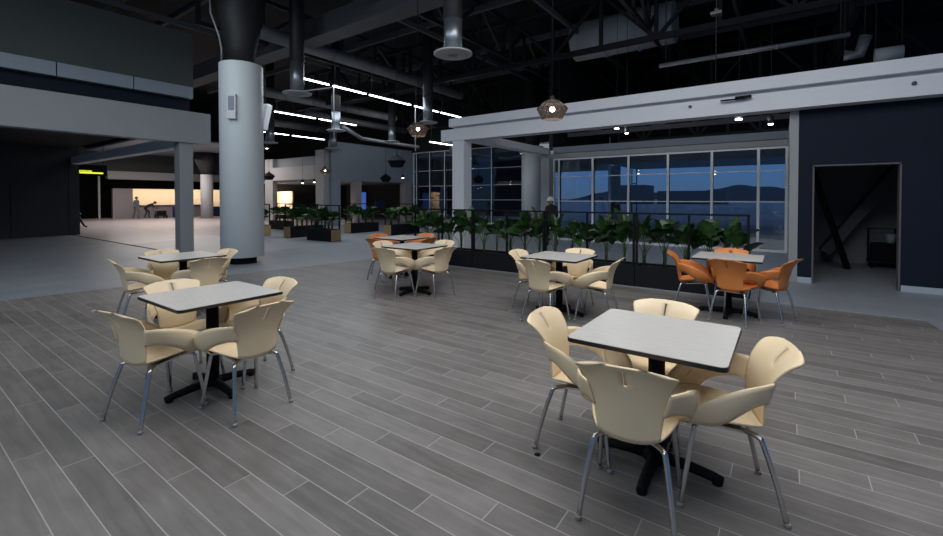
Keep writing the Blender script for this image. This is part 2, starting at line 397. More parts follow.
o.rotation_euler = (pi/2, 0, 0); o.location = (-1.55, 9.62, 3.34); tag(o, 'small dark fixing plate on the white frame, left of the black bracket', 'plate')
o = MB().lathe([(.0, 0), (.03, 0.005), (.03, .03), (0, .035)], c=(0, 0, 0), n=12).build('fixing_plate', M['girder'])
o.rotation_euler = (pi/2, 0, 0); o.location = (1.62, 9.62, 3.32); tag(o, 'small dark fixing plate on the white frame above the doorway', 'plate')

# ------------------------------------------------------------------ glass walls, bay by bay
wn_ = [0]
def bay(x0, x1, y, z1, rails=(1.42, 2.30), along='x'):
    wn_[0] += 1
    r = bpy.data.objects.new('window_%d' % wn_[0], None); C.objects.link(r); r['kind'] = 'structure'
    f = MB(); m_ = .035
    def bx(a, b, c, d, e_, g):
        if along == 'x': f.box(a, b, c, d, e_, g)
        else: f.box(c, d, a, b, e_, g)
    bx(x0-m_, x0+m_, y-.06, y+.06, 0, z1); bx(x1-m_, x1+m_, y-.059, y+.059, 0, z1)
    bx(x0, x1, y-.05, y+.05, 0, .07); bx(x0, x1, y-.05, y+.05, z1-.06, z1)
    for rz in rails: bx(x0, x1, y-.03, y+.03, rz-.014, rz+.014)
    f.build('window_frame', M['alu'], r)
    g = MB()
    if along == 'x': g.grid([[(x0, y, .0), (x1, y, .0)], [(x0, y, z1), (x1, y, z1)]], smooth=False)
    else: g.grid([[(y, x0, .0), (y, x1, .0)], [(y, x0, z1), (y, x1, z1)]], smooth=False)
    g.build('pane', M['glass'], r)
xs = [-6.98, -6.75, -5.486, -4.261, -3.035, -1.804, -.627, .03]
for a, b in zip(xs, xs[1:]): bay(a, b, 15.0, 2.98)
xs = [-20.3, -20.0, -18.85, -17.6, -16.35, -14.05, -12.0, -9.6, -7.1]
for a, b in zip(xs, xs[1:]): bay(a, min(b, -7.1), 21.7, 4.55, rails=(1.42, 2.3, 3.3))
bay(15.1, 21.7, -7.1, 3.3, rails=(), along='y')
struct('wall_above_glass', MB().box(-20.4, -7.1, 21.6, 21.8, 4.55, 9), M['deck'])
struct('ceiling_outer_canopy', MB().box(-7.1, .35, 15.15, 26.5, 3.20, 3.42), M['grey'])
struct('wall_far_dark', MB().box(-7.1, 12, 24, 24.2, 3.4, 9).box(-7.25, -7.1, 15.15, 24, 3.3, 9), M['deck'])
struct('wall_hall_back', MB().box(-46, -20.4, 24.5, 24.7, 0, 8.3).box(-46.2, -46, -12, 24.7, 0, 8.3), M['deck'])
struct('wall_shop_over', MB().box(-20.6, -20.4, 21.7, 24.7, 0, 8.3), M['deck'])
struct('wall_right_side', MB().box(8.8, 9, 10.07, 15.1, 0, 8.3), M['deck'])
struct('trim_10', MB().box(-7.5, -6.95, 22.6, 23.0, 0, 3.2), M['girder'])

# ------------------------------------------------------------------ roof
struct('ceiling', MB().box(-46, 12, -12, 30, 8.2, 8.4), M['deck'])
def truss_x(Y, x0, x1, zb, zt, step, label, m=M['steel'], th=.13):
    t = empty('roof_truss', label, 'truss', (0, Y, 0))
    MB().box(x0, x1, -th/2, th/2, zb, zb+th*1.2).build('bottom_chord', m, t)
    MB().box(x0, x1, -th/2, th/2, zt-th*1.2, zt).build('top_chord', m, t)
    wb = MB(); n = int((x1-x0)/step); up = True
    for i in range(n+1):
        x = x0+i*step
        wb.box(x-.05, x+.05, -.045, .045, zb, zt)
        if i < n:
            if i % 2: wb.bar((x, 0, zb+.05), (x+step, 0, zt-.05), .09, .09)
            else: wb.bar((x, 0, zt-.05), (x+step, 0, zb+.05), .09, .09)
    wb.build('web', m, t); return t
def truss_y(X, y0, y1, zb, zt, step, label, m=M['steel'], th=.10):
    t = truss_x(0, y0, y1, zb, zt, step, label, m, th); t.location = (X, 0, 0); t.rotation_euler = (0, 0, pi/2); return t
truss_x(12.9, -20, 8, 5.9, 7.6, 1.55, 'dark roof truss above the planters and white frame')
truss_x(19.5, -20, 8, 5.6, 7.6, 1.6, 'dark roof truss seen over the top of the glass wall header')
truss_x(22.5, -6.9, 8, 4.3, 5.9, 1.2, 'dark low truss showing under the white frame at the far side', M['girder'])
truss_x(16.2, -6.9, 8, 3.9, 5.0, 1.1, 'dark low truss directly above the glass wall header', M['girder'])
truss_x(2.6, -24, 2, 6.6, 7.9, 1.6, 'dark roof truss over the front row of tables')
truss_y(-3.2, 2.6, 24, 6.2, 7.7, 1.5, 'dark truss running away above the hanging faceted lamp')
truss_y(1.3, 2.6, 24, 5.8, 7.4, 1.5, 'dark truss running away above the navy wall')
truss_y(-8.0, 2.6, 21, 6.4, 7.8, 1.5, 'dark truss running away left of the big ceiling diffuser')
truss_y(-13.2, 5.5, 21, 6.3, 7.7, 1.6, 'dark truss running away above the white light line')
o = MB().box(-26, -5.2, 7.5, 7.9, 6.05, 6.6).box(-26, -5.2, 7.42, 7.98, 6.0, 6.06).build('steel_girder', M['girder'])
tag(o, 'broad dull grey girder crossing the ceiling behind the round column', 'girder')
# joists: one thing each
k = 0
for Y, pos in ((4.6, 'nearest the camera'), (6.0, 'just before the broad girder'), (9.6, 'just beyond the broad girder'), (11.3, 'second beyond the broad girder'), (14.6, 'above the near end of the glass room'), (17.6, 'farthest from the camera')):
    o = MB().box(-26, 8, Y-.05, Y+.05, 7.3, 7.5).build('roof_joist', M['girder'])
    tag(o, 'thin dark grey joist across the ceiling, '+pos, 'joist')
for X, pos in ((-1.2, 'over the orange table'), (-5.6, 'over the middle tables'), (-9.6, 'right of the round column'), (-15.4, 'over the far planters')):
    o = MB().box(X-.04, X+.04, 3, 22, 6.9, 7.05).build('roof_purlin', M['girder'])
    tag(o, 'thin dark purlin running away from the camera '+pos, 'purlin')
# round ducts
def duct(pts, r, label, m='dullduct', n=16):
    t = empty('air_duct', label, 'duct', pts[0])
    p0 = Vector(pts[0]); q = [Vector(p)-p0 for p in pts]
    MB().tube(q, r, n).build('duct_pipe', M[m], t)
    for a, b in zip(q, q[1:]):
        L = (b-a).length; k = int(L/1.5)
        for i in range(1, k+1):
            c = a+(b-a)*i/(k+1); d = (b-a).normalized()
            MB().tube([c-d*.03, c+d*.03], r*1.06, n).build('joint_ring', M[m], t)
    for p in (q[0], q[-1]):
        c = p*.92+(q[0]+q[-1])*.04
        MB().tube([c, (c.x, c.y, 8.2-p0.z)], .012, 5).build('hanger', M['steel'], t)
duct([(-11.75, 6.0, 6.1), (-11.75, 15.6, 6.1)], .20, 'round duct running above the nearest light line')
duct([(-17.8, 8.2, 6.0), (-17.8, 17.5, 6.0)], .20, 'round duct running above the second light line')
duct([(-24.6, 12.0, 6.0), (-24.6, 18.5, 6.0)], .22, 'round duct at the far left behind the round column')
duct([(-20.1, 13.5, 5.9), (-20.2, 20.8, 5.9)], .18, 'round duct above the grey shopfront')
duct([(-5.9, 14.4, 6.85), (-2.75, 14.4, 6.85)], .62, 'fat grey duct showing between the truss diagonals', 'greyduct', 24)
duct([(-2.5, 11.3, 4.72), (1.0, 11.3, 4.72)], .05, 'thin pipe crossing above the white frame at right')
duct([(1.0, 12.4, 4.6), (1.25, 12.4, 4.58), (1.35, 12.4, 4.95)], .11, 'short bent silver duct above the navy wall')
duct([(1.55, 12.9, 4.62), (2.0, 12.9, 4.62)], .15, 'short pale duct stub above the navy wall', 'greyduct')
duct([(-16.9, 13.2, 4.9), (-17.2, 14.6, 4.5), (-17.4, 16.5, 4.5), (-17.4, 19, 4.5)], .09, 'bent pipe dropping at the end of the second light line')

def diffuser(loc, r, z, ztop, label, dr=None):
    x, y = loc; dr = dr or r*.52
    t = empty('ceiling_diffuser', label, 'diffuser', (x, y, 0), group='round air diffusers on drop ducts')
    MB().lathe([(dr, z+.06), (dr, ztop)], n=24).build('drop_duct', M['galv'], t)
    MB().lathe([(dr, ztop), (dr*1.05, ztop+.01), (dr*1.05, 8.2)], n=24).build('dark_sleeve', M['steel'], t)
    MB().lathe([(r*.28, z+.03), (r*.42, z-.03), (r*.46, z-.03), (r*.48, z+.035), (r*.62, z-.018), (r*.66, z-.018), (r*.68, z+.03), (r*.80, z), (r, z+.012), (r, z+.03), (dr, z+.07)], n=32).build('diffuser_plate', M['diffuser'], t)
    MB().lathe([(0.001, z-.01), (r*.26, z-.005), (r*.27, z+.01)], n=24).build('centre_cone', M['dullduct'], t)
diffuser((-5.07, 6.49), .36, 4.2, 4.85, 'round air diffuser on the large silver duct at top centre', .17)
diffuser((-10.25, 6.6), .36, 4.2, 5.0, 'round air diffuser just right of the big white column', .17)
diffuser((-14.58, 11.09), .36, 4.2, 4.95, 'small silver air diffuser at the end of the second light line', .17)
diffuser((-10.37, 11.82), .34, 4.2, 5.1, 'silver air diffuser above the lit pendant left of the white frame', .17)
diffuser((-15.27, 14.82), .36, 4.2, 4.9, 'small silver air diffuser above the grey shopfront centre', .17)
diffuser((-20.0, 15.0), .40, 4.2, 5.0, 'tiny silver air diffuser above the shopfront corner pillar', .2)
diffuser((-20.36, 11.64), .36, 4.2, 5.0, 'tiny silver air diffuser beside the right edge of the white column', .2)
diffuser((-15.2, 19.4), .32, 3.9, 4.7, 'tiny silver air diffuser near the left glass wall', .17)

# light lines: each tube a thing
def led(x, ya, yb, z, label, cables=True):
    t = empty('linear_light', label, 'lamp', (x, (ya+yb)/2, 0))
    h = (yb-ya)/2-.04
    MB().box(-.03, .03, -h, h, z-.0, z+.05).build('housing', M['steel'], t)
    MB().box(-.026, .026, -h, h, z-.035, z-.001).build('light_tube', M['led'], t)
    MB().tube([(0, -h*.9, z+.05), (0, -h*.9, 8.2)], .006, 5).build('hanger', M['girder'], t)
ys = [7.4, 8.42, 9.9, 11.9, 15.1]
for i, (a, b) in enumerate(zip([7.40, 8.50, 9.95, 12.15, 13.7], [8.42, 9.87, 12.0, 13.6, 15.1])):
    led(-11.35, a, b, 5.0, ['first white tube of the longest light line, its near end', 'second white tube of the longest light line', 'third and middle white tube of the longest light line', 'fourth white tube of the longest light line', 'last white tube of the longest light line, by the white frame'][i])
for i, (a, b) in enumerate(((9.65, 11.6), (11.7, 12.6), (12.75, 13.8))):
    led(-16.6, a, b, 5.0, ['near white tube of the middle light line, beside the tilted speaker', 'middle white tube of the short second light line', 'far white tube of the short second light line'][i])
for i, (a, b) in enumerate(((11.9, 13.8), (13.95, 16.1))):
    led(-22.2, a, b, 5.0, ['near white tube of the lowest light line behind the column', 'far white tube of the lowest light line behind the column'][i])
o = MB().bar((-11.35, 7.36, 4.99), (-11.35, 7.36, 4.55), .03, .03).bar((-11.35, 7.36, 4.57), (-11.35, 8.5, 4.93), .03, .03).build('light_bracket', M['white'])
tag(o, 'white triangular bracket under the near end of the longest light line', 'bracket')
for yy, pos in ((8.56, 'first joint'), (12.22, 'third joint')):
    o = MB().tube([(-11.35, yy, 3.3), (-11.35, yy, 5.0)], .014, 6).build('drop_rod', M['white']); tag(o, 'thin pale rod hanging from the longest light line at its '+pos, 'rod')
led(-11.6, 13.3, 15.3, 3.80, 'single white tube hanging left of the pale square column')

# ------------------------------------------------------------------ pendants
def pendant(loc, z, r, lit, label, zc=8.2):
    x, y = loc
    t = empty('pendant_lamp', label, 'lamp', (x, y, 0), group=None)
    m = M['smoke']
    # faceted open shade: struts on three rings
    n = 14; rings = [(r*.45, z+r*.62), (r, z+r*.12), (r*.62, z-r*.55)]
    b = MB(); P = []
    for ri, (rr, zz) in enumerate(rings):
        off = .5 if ri == 1 else 0
        P.append([Vector((rr*cos(2*pi*(k+off)/n), rr*sin(2*pi*(k+off)/n), zz)) for k in range(n)])
    th = r*.018
    for ri in range(3):
        for k in range(n): b.tube([P[ri][k], P[ri][(k+1) % n]], th, 5)
    for k in range(n):
        b.tube([P[0][k], P[1][k]], th, 5); b.tube([P[0][(k+1) % n], P[1][k]], th, 5)
        b.tube([P[2][k], P[1][k]], th, 5); b.tube([P[2][(k+1) % n], P[1][k]], th, 5)
    b.build('shade_frame', m if lit else M['black'], t)
    s = MB(); s.grid([[tuple(P[0][k % n]) for k in range(n+1)], [tuple(P[1][k % n]) for k in range(n+1)], [tuple(P[2][k % n]) for k in range(n+1)]], smooth=False)
    s.build('lamp_shade', M['smokeglass'] if lit else M['black'], t)
    MB().lathe([(r*.45, z+r*.60), (r*.2, z+r*.72), (r*.12, z+r*.95)], n=14).build('cap', M['black'], t)
    MB().tube([(0, 0, z+r*.9), (0, 0, zc)], .007, 5).build('cable', M['black'], t)
    if lit:
        MB().ball((0, 0, z+.02), r*.17, n=12).build('bulb', M['lamp'], t)
        l = bpy.data.lights.new('pendant_glow', 'POINT'); l.energy = 2.0; l.color = (1, .86, .7); l.shadow_soft_size = .05
        lo = bpy.data.objects.new('pendant_glow', l); C.objects.link(lo); lo.location = (x, y, z-.12)
    else:
        MB().ball((0, 0, z), r*.2, n=10).build('bulb', M['rubber'], t)
def smokeglass():
    m = bpy.data.materials.new('smoked translucent shade'); m.use_nodes = True
    n = m.node_tree.nodes; L = m.node_tree.links; n.clear()
    o = n.new('ShaderNodeOutputMaterial'); t = n.new('ShaderNodeBsdfTransparent'); t.inputs[0].default_value = (.55, .50, .47, 1)
    gl = n.new('ShaderNodeBsdfPrincipled'); gl.inputs['Roughness'].default_value = .3; gl.inputs['Base Color'].default_value = (.16, .12, .10, 1)
    mx = n.new('ShaderNodeMixShader'); mx.inputs[0].default_value = .30; L.new(t.outputs[0], mx.inputs[1]); L.new(gl.outputs[0], mx.inputs[2])
    L.new(mx.outputs[0], o.inputs[0]); return m
M['smokeglass'] = smokeglass()
pendant((-2.77, 5.89), 2.80, .225, True, 'lit smoky faceted pendant hanging in front of the white overhead frame')
pendant((-6.13, 6.68), 2.92, .22, True, 'lit smoky pendant hanging left of the white frame end')
pendant((-17.93, 12.99), 2.82, .24, True, 'tiny lit pendant in front of the shopfront corner pillar')
pendant((-11.17, 11.06), 2.80, .32, False, 'wide unlit black pendant against the grey shopfront wall')
pendant((-19.27, 18.18), 2.68, .33, False, 'small unlit black pendant against the shopfront header')
pendant((-25.0, 14.2), 2.80, .33, False, 'unlit black pendant just right of the big white column')
pendant((-12.6, 18.2), 2.45, .28, False, 'unlit black pendant in front of the left glass wall')
# cable and hook high at right
o = MB().tube([(-.83, 7.2, 3.2), (-.83, 7.2, 7.4)], .006, 5).ball((-.83, 7.2, 4.22), .035).box(-.9, -.76, 7.15, 7.25, 4.16, 4.2).build('hanging_cable', M['steel'])
tag(o, 'thin black cable with a coil hanging before the white frame at right', 'cable')
# downlights and work lights under the far frame
def spot(loc, r, label, zt=8.2):
    t = empty('spot_light', label, 'lamp', loc)
    MB().lathe([(r*1.3, .02), (r*1.3, .18), (r*.4, .22)], n=14).build('housing', M['steel'], t)
    MB().lathe([(.001, 0), (r, 0.0), (r, .018)], n=14).build('lens', M['spot'], t)
    MB().tube([(0, 0, .2), (0, 0, zt-loc[2])], .006, 5).build('hanger', M['steel'], t)
spot((-.93, 12.4, 3.42), .075, 'bright work light hanging under the white frame near the navy wall')
spot((-.29, 12.4, 3.24), .05, 'work light hanging just right of the bright one near the navy wall')
spot((-3.86, 12.4, 3.47), .055, 'work light under the white frame above the third window bay')
spot((-3.60, 12.45, 3.32), .045, 'smaller work light beside the one above the third window bay')
spot((-5.61, 12.4, 3.55), .045, 'work light under the left part of the white frame')
spot((-17.6, 17.9, 2.65), .05, 'tiny spot light before the shopfront right end')
spot((-20.7, 13.6, 2.30), .055, 'left tiny spot light under the white shop canopy')
spot((-20.1, 13.9, 2.34), .055, 'right tiny spot light under the white shop canopy')
spot((-22.0, 12.4, 4.10), .05, 'tiny spot light right of the column, below the diffuser')
spot((-22.6, 11.9, 3.75), .05, 'lower tiny spot light right of the column')

for x_, y_, z_ in ((-.93, 12.3, 3.36), (-3.86, 12.3, 3.40)):
    l = bpy.data.lights.new('work_light_glow', 'POINT'); l.energy = 14; l.color = (.95, .97, 1); l.shadow_soft_size = .07
    lo = bpy.data.objects.new('work_light_glow', l); C.objects.link(lo); lo.location = (x_, y_, z_)
# ------------------------------------------------------------------ shopfront at the far middle
SX = -20.4
t = MB(); t.box(SX-.3, SX, 15.2, 21.7, 2.53, 4.68); t.box(SX-.2, SX, 15.2, 15.8, 0, 2.53)
struct('wall_shopfront', t, M['grey'])
o = MB().box(SX-.95, SX-.22, 14.85, 15.45, 0, 4.2, bev=.01).build('square_column', M['greycol'])
tag(o, 'broad grey square pillar at the corner of the shopfront', 'column')
o = MB().box(SX-.5, SX, 21.0, 21.6, 0, 2.53).build('square_column', M['pinkwall'])
tag(o, 'pinkish pillar at the right end of the shopfront beside the glass', 'column')
o = MB().box(SX-.5, SX-.05, 16.9, 17.35, 0, 2.53).build('square_column', M['pinkwall'])
tag(o, 'slim pinkish pillar inside the shopfront beside the lit cream panel', 'column')
struct('trim_11', MB().box(SX-6.1, SX-.6, 15.2, 15.5, 2.62, 3.42), M['greysoft'])
struct('trim_12', MB().box(SX-6.5, SX-.6, 15.6, 15.8, 3.3, 4.0), M['grey'])
struct('ceiling_shop', MB().box(SX-10, SX-.3, 15.55, 24, 2.55, 2.62), M['grey'])
struct('wall_shop_back', MB().box(SX-10, SX-9.8, 15.6, 24, 0, 2.6).box(SX-7, SX-.3, 23.9, 24, 0, 2.6), M['darkwall'])
struct('wall_shop_left', MB().box(SX-7.0, SX-6.1, 15.3, 15.6, 0, 4.0), M['greycol'])
# lit cream panels in the shop
def litpanel(x0, x1, y, z0, z1, label, pw, ax='x'):
    if ax == 'x': o = MB().box(x0, x1, y, y+.08, z0, z1).build('cream_panel', M['creamwall'])
    else: o = MB().box(y-.08, y, x0, x1, z0, z1).build('cream_panel', M['creamwall'])
    tag(o, label, 'panel')
    c = ((x0+x1)/2, y-1.0, z1-.1) if ax == 'x' else (y+1.0, (x0+x1)/2, z1-.1)
    tg = ((x0+x1)/2, y, (z0+z1)/2) if ax == 'x' else (y, (x0+x1)/2, (z0+z1)/2)
    area('panel_light', c, tg, .8, .4, pw, (1, .80, .58))
litpanel(-29.9, -28.0, 17.6, .35, 2.0, 'lit cream wall panel seen left of the corner pillar', 48)
litpanel(16.2, 17.4, SX-2.2, .3, 2.0, 'lit cream wall panel seen just right of the corner pillar', 30, 'y')
o = MB().box(SX-1.6, SX-1.5, 18.3, 18.95, .6, 1.9, bev=.02).build('display_screen', M['screen']); tag(o, 'glowing blue display inside the shopfront', 'screen')
o = MB().box(SX-1.9, SX-1.8, 20.0, 20.9, .8, 1.4, bev=.02).build('display_screen', M['bluefab']); tag(o, 'dim blue display at the right end of the shopfront', 'screen')

# ------------------------------------------------------------------ concourse at the far left
FX = -41.0
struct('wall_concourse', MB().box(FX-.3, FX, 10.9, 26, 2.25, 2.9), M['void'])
struct('trim_13', MB().box(FX-.2, FX+.25, 10.7, 26, 2.95, 3.55), M['greysoft'])
struct('wall_concourse_top', MB().box(FX-.3, FX-.05, 6, 26, 3.4, 5.2), M['upper'])
struct('wall_concourse_end', MB().box(FX-.3, FX, 11.05, 12.3, 0, 2.3), M['pinkwall'])
struct('wall_concourse_dark', MB().box(FX-1.3, FX-1.0, 5, 11.6, 0, 3.6), M['void'])  # darkness inside the opening is put into this wall's black colour
struct('trim_14', MB().box(FX-.1, FX, 10.2, 10.32, 0, 3.4), M['greycol'])
struct('wall_concourse_lit', MB().box(FX-2.3, FX-2.1, 11.5, 26, 0, 2.3), M['creamwall'])
struct('ceiling_concourse', MB().box(-46, -29, 9.5, 16.6, 4.95, 5.05), M['grey'])
area('counter_light', (FX-.8, 16, 2.2), (FX-2.2, 16, 1.2), 9, .5, 110, (1, .84, .66))
t = MB(); t.box(FX-.6, FX-.31, 12.35, 17.9, 0, .92); t.box(FX-.7, FX-.1, 12.33, 17.95, .92, .97)
tag(t.build('service_counter', M['pinkwall']), 'long pinkish service counter before the lit cream wall', 'counter')
for i, (x, y) in enumerate(((-33.5, 10.6), (-33.5, 12.6))):
    spot((x, y, 4.62), .10, ['left downlight in the far concourse ceiling', 'right downlight in the far concourse ceiling'][i], zt=4.95)
c2 = empty('round_column', 'distant white column with dark head beyond the square column', 'column', (-35.8, 15.4, 0))
MB().lathe([(.42, 0), (.42, 3.3)], n=32).build('column_cladding', M['greysoft'], c2)
MB().lathe([(.42, 3.3), (.5, 3.6), (.9, 4.5), (.9, 4.9)], n=8).build('steel_head', M['steel'], c2)
# sign
sg = empty('hanging_sign', 'black hanging sign with a yellow strip of lettering in the concourse', 'sign', (-31, 7.15, 0))
MB().box(-.06, .06, -.55, .95, 2.75, 3.35).build('sign_board', M['void'], sg)
MB().box(.062, .07, -.5, -.28, 2.86, 3.06).build('pictogram', M['yellow'], sg)
t = MB()
yy = -.24
for i in range(11):
    wl = random.uniform(.028, .05)
    t.box(.062, .068, yy, yy+wl, 2.96, 3.04); yy += wl+.015
t.box(.062, .067, -.26, .78, 2.865, 2.945)
t.build('lettering', M['yellow'], sg)
for y in (-.4, .8): MB().tube([(0, y, 3.35), (0, y, 8)], .015, 5).build('hanger', M['black'], sg)
# blue seats
def sofa(x, y, ln, label):
    t = empty('lounge_seat', label, 'seat', (x, y, 0))
    MB().box(-.4, .4, 0, ln, .08, .45, bev=.04).build('seat', M['bluefab'], t)
    MB().box(-.42, -.25, 0, ln, .45, .85, bev=.04).build('backrest', M['bluefab'], t)
    for a in (.05, ln-.15): MB().box(-.3, .3, a, a+.08, 0, .08).build('leg', M['black'], t)
sofa(-37.0, 16.0, 1.7, 'long navy lounge seat beside the distant white column')
sofa(-38.5, 14.2, .8, 'navy lounge seat half hidden by the grey square column')

# ------------------------------------------------------------------ people
def person(name, label, loc, rz, joints, radii, cloth, parts=()):
    """one skinned body; joints dict name->(pos), bones list"""
    t = empty(name, label, 'person', loc, rz)
    bones = [('pel', 'wst'), ('wst', 'chs'), ('chs', 'nck'), ('nck', 'hed'), ('hed', 'top'),
             ('chs', 'shl'), ('shl', 'ell'), ('ell', 'wrl'), ('wrl', 'hnl'), ('chs', 'shr'), ('shr', 'elr'), ('elr', 'wrr'), ('wrr', 'hnr'),
             ('pel', 'hpl'), ('hpl', 'knl'), ('knl', 'anl'), ('anl', 'tol'), ('pel', 'hpr'), ('hpr', 'knr'), ('knr', 'anr'), ('anr', 'tor')]
    names = list(joints); me = bpy.data.meshes.new('body')
    me.from_pydata([joints[n] for n in names], [(names.index(a), names.index(b)) for a, b in bones], [])
    o = bpy.data.objects.new('body', me); C.objects.link(o); o.parent = t
    sk = o.modifiers.new('skin', 'SKIN'); me.skin_vertices or None
    for i, n in enumerate(names):
        v = me.skin_vertices[0].data[i]; r = radii.get(n[:2], .05) if n not in radii else radii[n]
        v.radius = (r, r) if not isinstance(r, tuple) else r
        v.use_root = (n == 'pel')
    o.modifiers.new('sub', 'SUBSURF').levels = 1; o.modifiers['sub'].render_levels = 2
    me.materials.append(cloth)
    hx = Vector(joints['hed'])
    MB().ball(hx+Vector((0, 0, .03)), .095, (.85, 1, 1.2), 16).ball(hx+Vector((0, .095, .02)), .018, (1, 1, 1.6), 6).ball(hx+Vector((-.083, 0, .02)), .02, (.5, 1, 1.5), 6).ball(hx+Vector((.083, 0, .02)), .02, (.5, 1, 1.5), 6).build('face', M['skin'], t)
    for s_, h in (('l', 'hnl'), ('r', 'hnr')):
        h0 = Vector(joints[h]); w0 = Vector(joints['wr'+s_]); d = (h0-w0).normalized(); side = d.cross(Vector((0, 1, 0))).normalized()
        b = MB(); b.ball(h0+d*.02, .035, (.6, 1, 1.1), 8)
        for q in range(4):
            o0 = h0+d*.045+Vector((0, 1, 0))*(q-1.5)*.017
            b.tube([o0, o0+d*.035, o0+d*.06+side*.012], [.009, .008, .006], 6)
        b.tube([h0+Vector((0, .03, 0)), h0+Vector((0, .05, 0))+d*.03], [.010, .007], 6)
        b.build('hand', M['skin'], t)
    return t
J0 = dict(pel=(0, 0, .90), wst=(0, .0, 1.03), chs=(0, .0, 1.25), nck=(0, .01, 1.38), hed=(0, .03, 1.46), top=(0, .03, 1.55),
          shl=(-.17, 0, 1.30), ell=(-.22, -.03, 1.05), wrl=(-.21, .08, .84), hnl=(-.205, .10, .78), shr=(.17, 0, 1.30), elr=(.22, -.02, 1.05), wrr=(.21, .12, .86), hnr=(.205, .15, .80),
          hpl=(-.09, 0, .84), knl=(-.10, .10, .47), anl=(-.10, .05, .08), tol=(-.10, .19, .035), hpr=(.09, 0, .84), knr=(.10, -.04, .46), anr=(.10, -.20, .10), tor=(.10, -.08, .035))
R0 = dict(pel=.13, wst=(.13, .10), chs=(.15, .11), nck=.05, hed=.06, top=.05, sh=.065, el=.045, wr=.032, hn=.03, hp=.09, kn=.06, an=.045, to=.04)
p = person('person', 'walking person in dark clothes and a white hard hat behind the planters', (-5.95, 12.6, 0), radians(60), J0, R0, M['cloth'])
p.scale = (.97, .97, .955)
MB().lathe([(.135, 1.51), (.14, 1.505), (.115, 1.53), (.112, 1.57), (.085, 1.625), (.04, 1.65), (.001, 1.655)], c=(0, .03, 0), n=20).build('hard_hat', M['helmet'], p)
# distant people
p = person('person', 'standing person in a grey shirt before the lit cream counter', (-39.3, 12.0, 0), radians(-60), J0, R0, M['clothgrey'])
MB().ball((0, .015, 1.53), .105, (.9, 1, 1), 12).build('hair', M['hair'], p)
J1 = dict(J0); J1.update(pel=(0, -.15, .80), wst=(0, .0, .92), chs=(0, .25, 1.05), nck=(0, .38, 1.12), hed=(0, .46, 1.12), top=(0, .52, 1.16), shl=(-.17, .28, 1.05), ell=(-.2, .42, .85), wrl=(-.15, .60, .75), hnl=(-.14, .66, .72),
                          shr=(.17, .28, 1.05), elr=(.2, .42, .85), wrr=(.15, .60, .75), hnr=(.14, .66, .72), hpl=(-.09, -.15, .76), hpr=(.09, -.15, .76))
p = person('person', 'person in black bending forward over a trolley in the concourse', (-39.6, 12.8, 0), radians(-20), J1, R0, M['cloth'])
MB().ball((0, .46, 1.19), .10, (.9, 1, .9), 12).build('hair', M['hair'], p)
p = person('person', 'person in a white shirt standing beyond the planters by the big column', (-27.3, 15.0, 0), radians(170), J0, R0, M['clothwhite'])
MB().ball((0, .015, 1.53), .105, (.9, 1, 1), 12).build('hair', M['hair'], p)
J2 = dict(J0); J2.update(knr=(.10, .18, .50), anr=(.10, .35, .12), tor=(.10, .48, .06), knl=(-.1, -.15, .48), anl=(-.1, -.45, .16), tol=(-.1, -.36, .06))
p = person('person', 'person striding, only a dark trouser leg seen past the dark wall edge', (-28.9, 6.24, 0), radians(0), J2, R0, M['cloth'])
MB().ball((0, .015, 1.53), .105, (.9, 1, 1), 12).build('hair', M['hair'], p)
tr = empty('luggage_trolley', 'dark luggage trolley in front of the bending person', 'trolley', (-39.1, 13.5, 0))
MB().box(-.3, .3, -.35, .35, .15, .22).box(-.25, .25, -.3, .3, .22, .55, bev=.04).build('trolley_body', M['black'], tr)
MB().tube([(-.25, -.35, .2), (-.25, -.45, .95), (.25, -.45, .95), (.25, -.35, .2)], .02).build('handle', M['girder'], tr)
for x in (-.25, .25):
    for y in (-.3, .3): MB().ball((x, y, .075), .075, (.4, 1, 1), 8).build('wheel', M['black'], tr)

# ------------------------------------------------------------------ long planter with rail
ZR = 1.25; PY0, PY1 = 7.76, 8.16
names_ = ['rightmost', 'second from the right', 'second from the left', 'leftmost']
edges = [-.42, -2.10, -3.82, -5.54, -7.28]
for i in range(4):
    x1, x0 = edges[i]-.005, edges[i+1]+.005
    t = empty('planter_box', 'black long planter module with rail behind the tables, '+names_[i], 'planter', ((x0+x1)/2, (PY0+PY1)/2, 0), group='black planter modules of the long divider')
    hx = (x1-x0)/2
    b = MB(); b.box(-hx, hx, -.2, -.18, 0, .37).box(-hx, hx, .18, .2, 0, .37).box(-hx, -hx+.02, -.18, .18, 0, .37).box(hx-.02, hx, -.18, .18, 0, .37).box(-hx+.02, hx-.02, -.18, .18, 0, .05)
    b.build('planter_trough', M['planter'], t)
    MB().box(-hx+.02, hx-.02, -.18, .18, .05, .33).build('soil', M['soil'], t)
    for x in (-hx+.02, 0, hx-.02): MB().box(x-.018, x+.018, -.178, -.145, .33, ZR).build('post', M['black'], t)
    MB().box(-hx, hx, -.18, -.143, ZR, ZR+.03).build('top_rail', M['black'], t)
struct('trim_15', MB().box(-7.4, 1.44, 7.70, 7.755, -.001, .006), M['strip'])

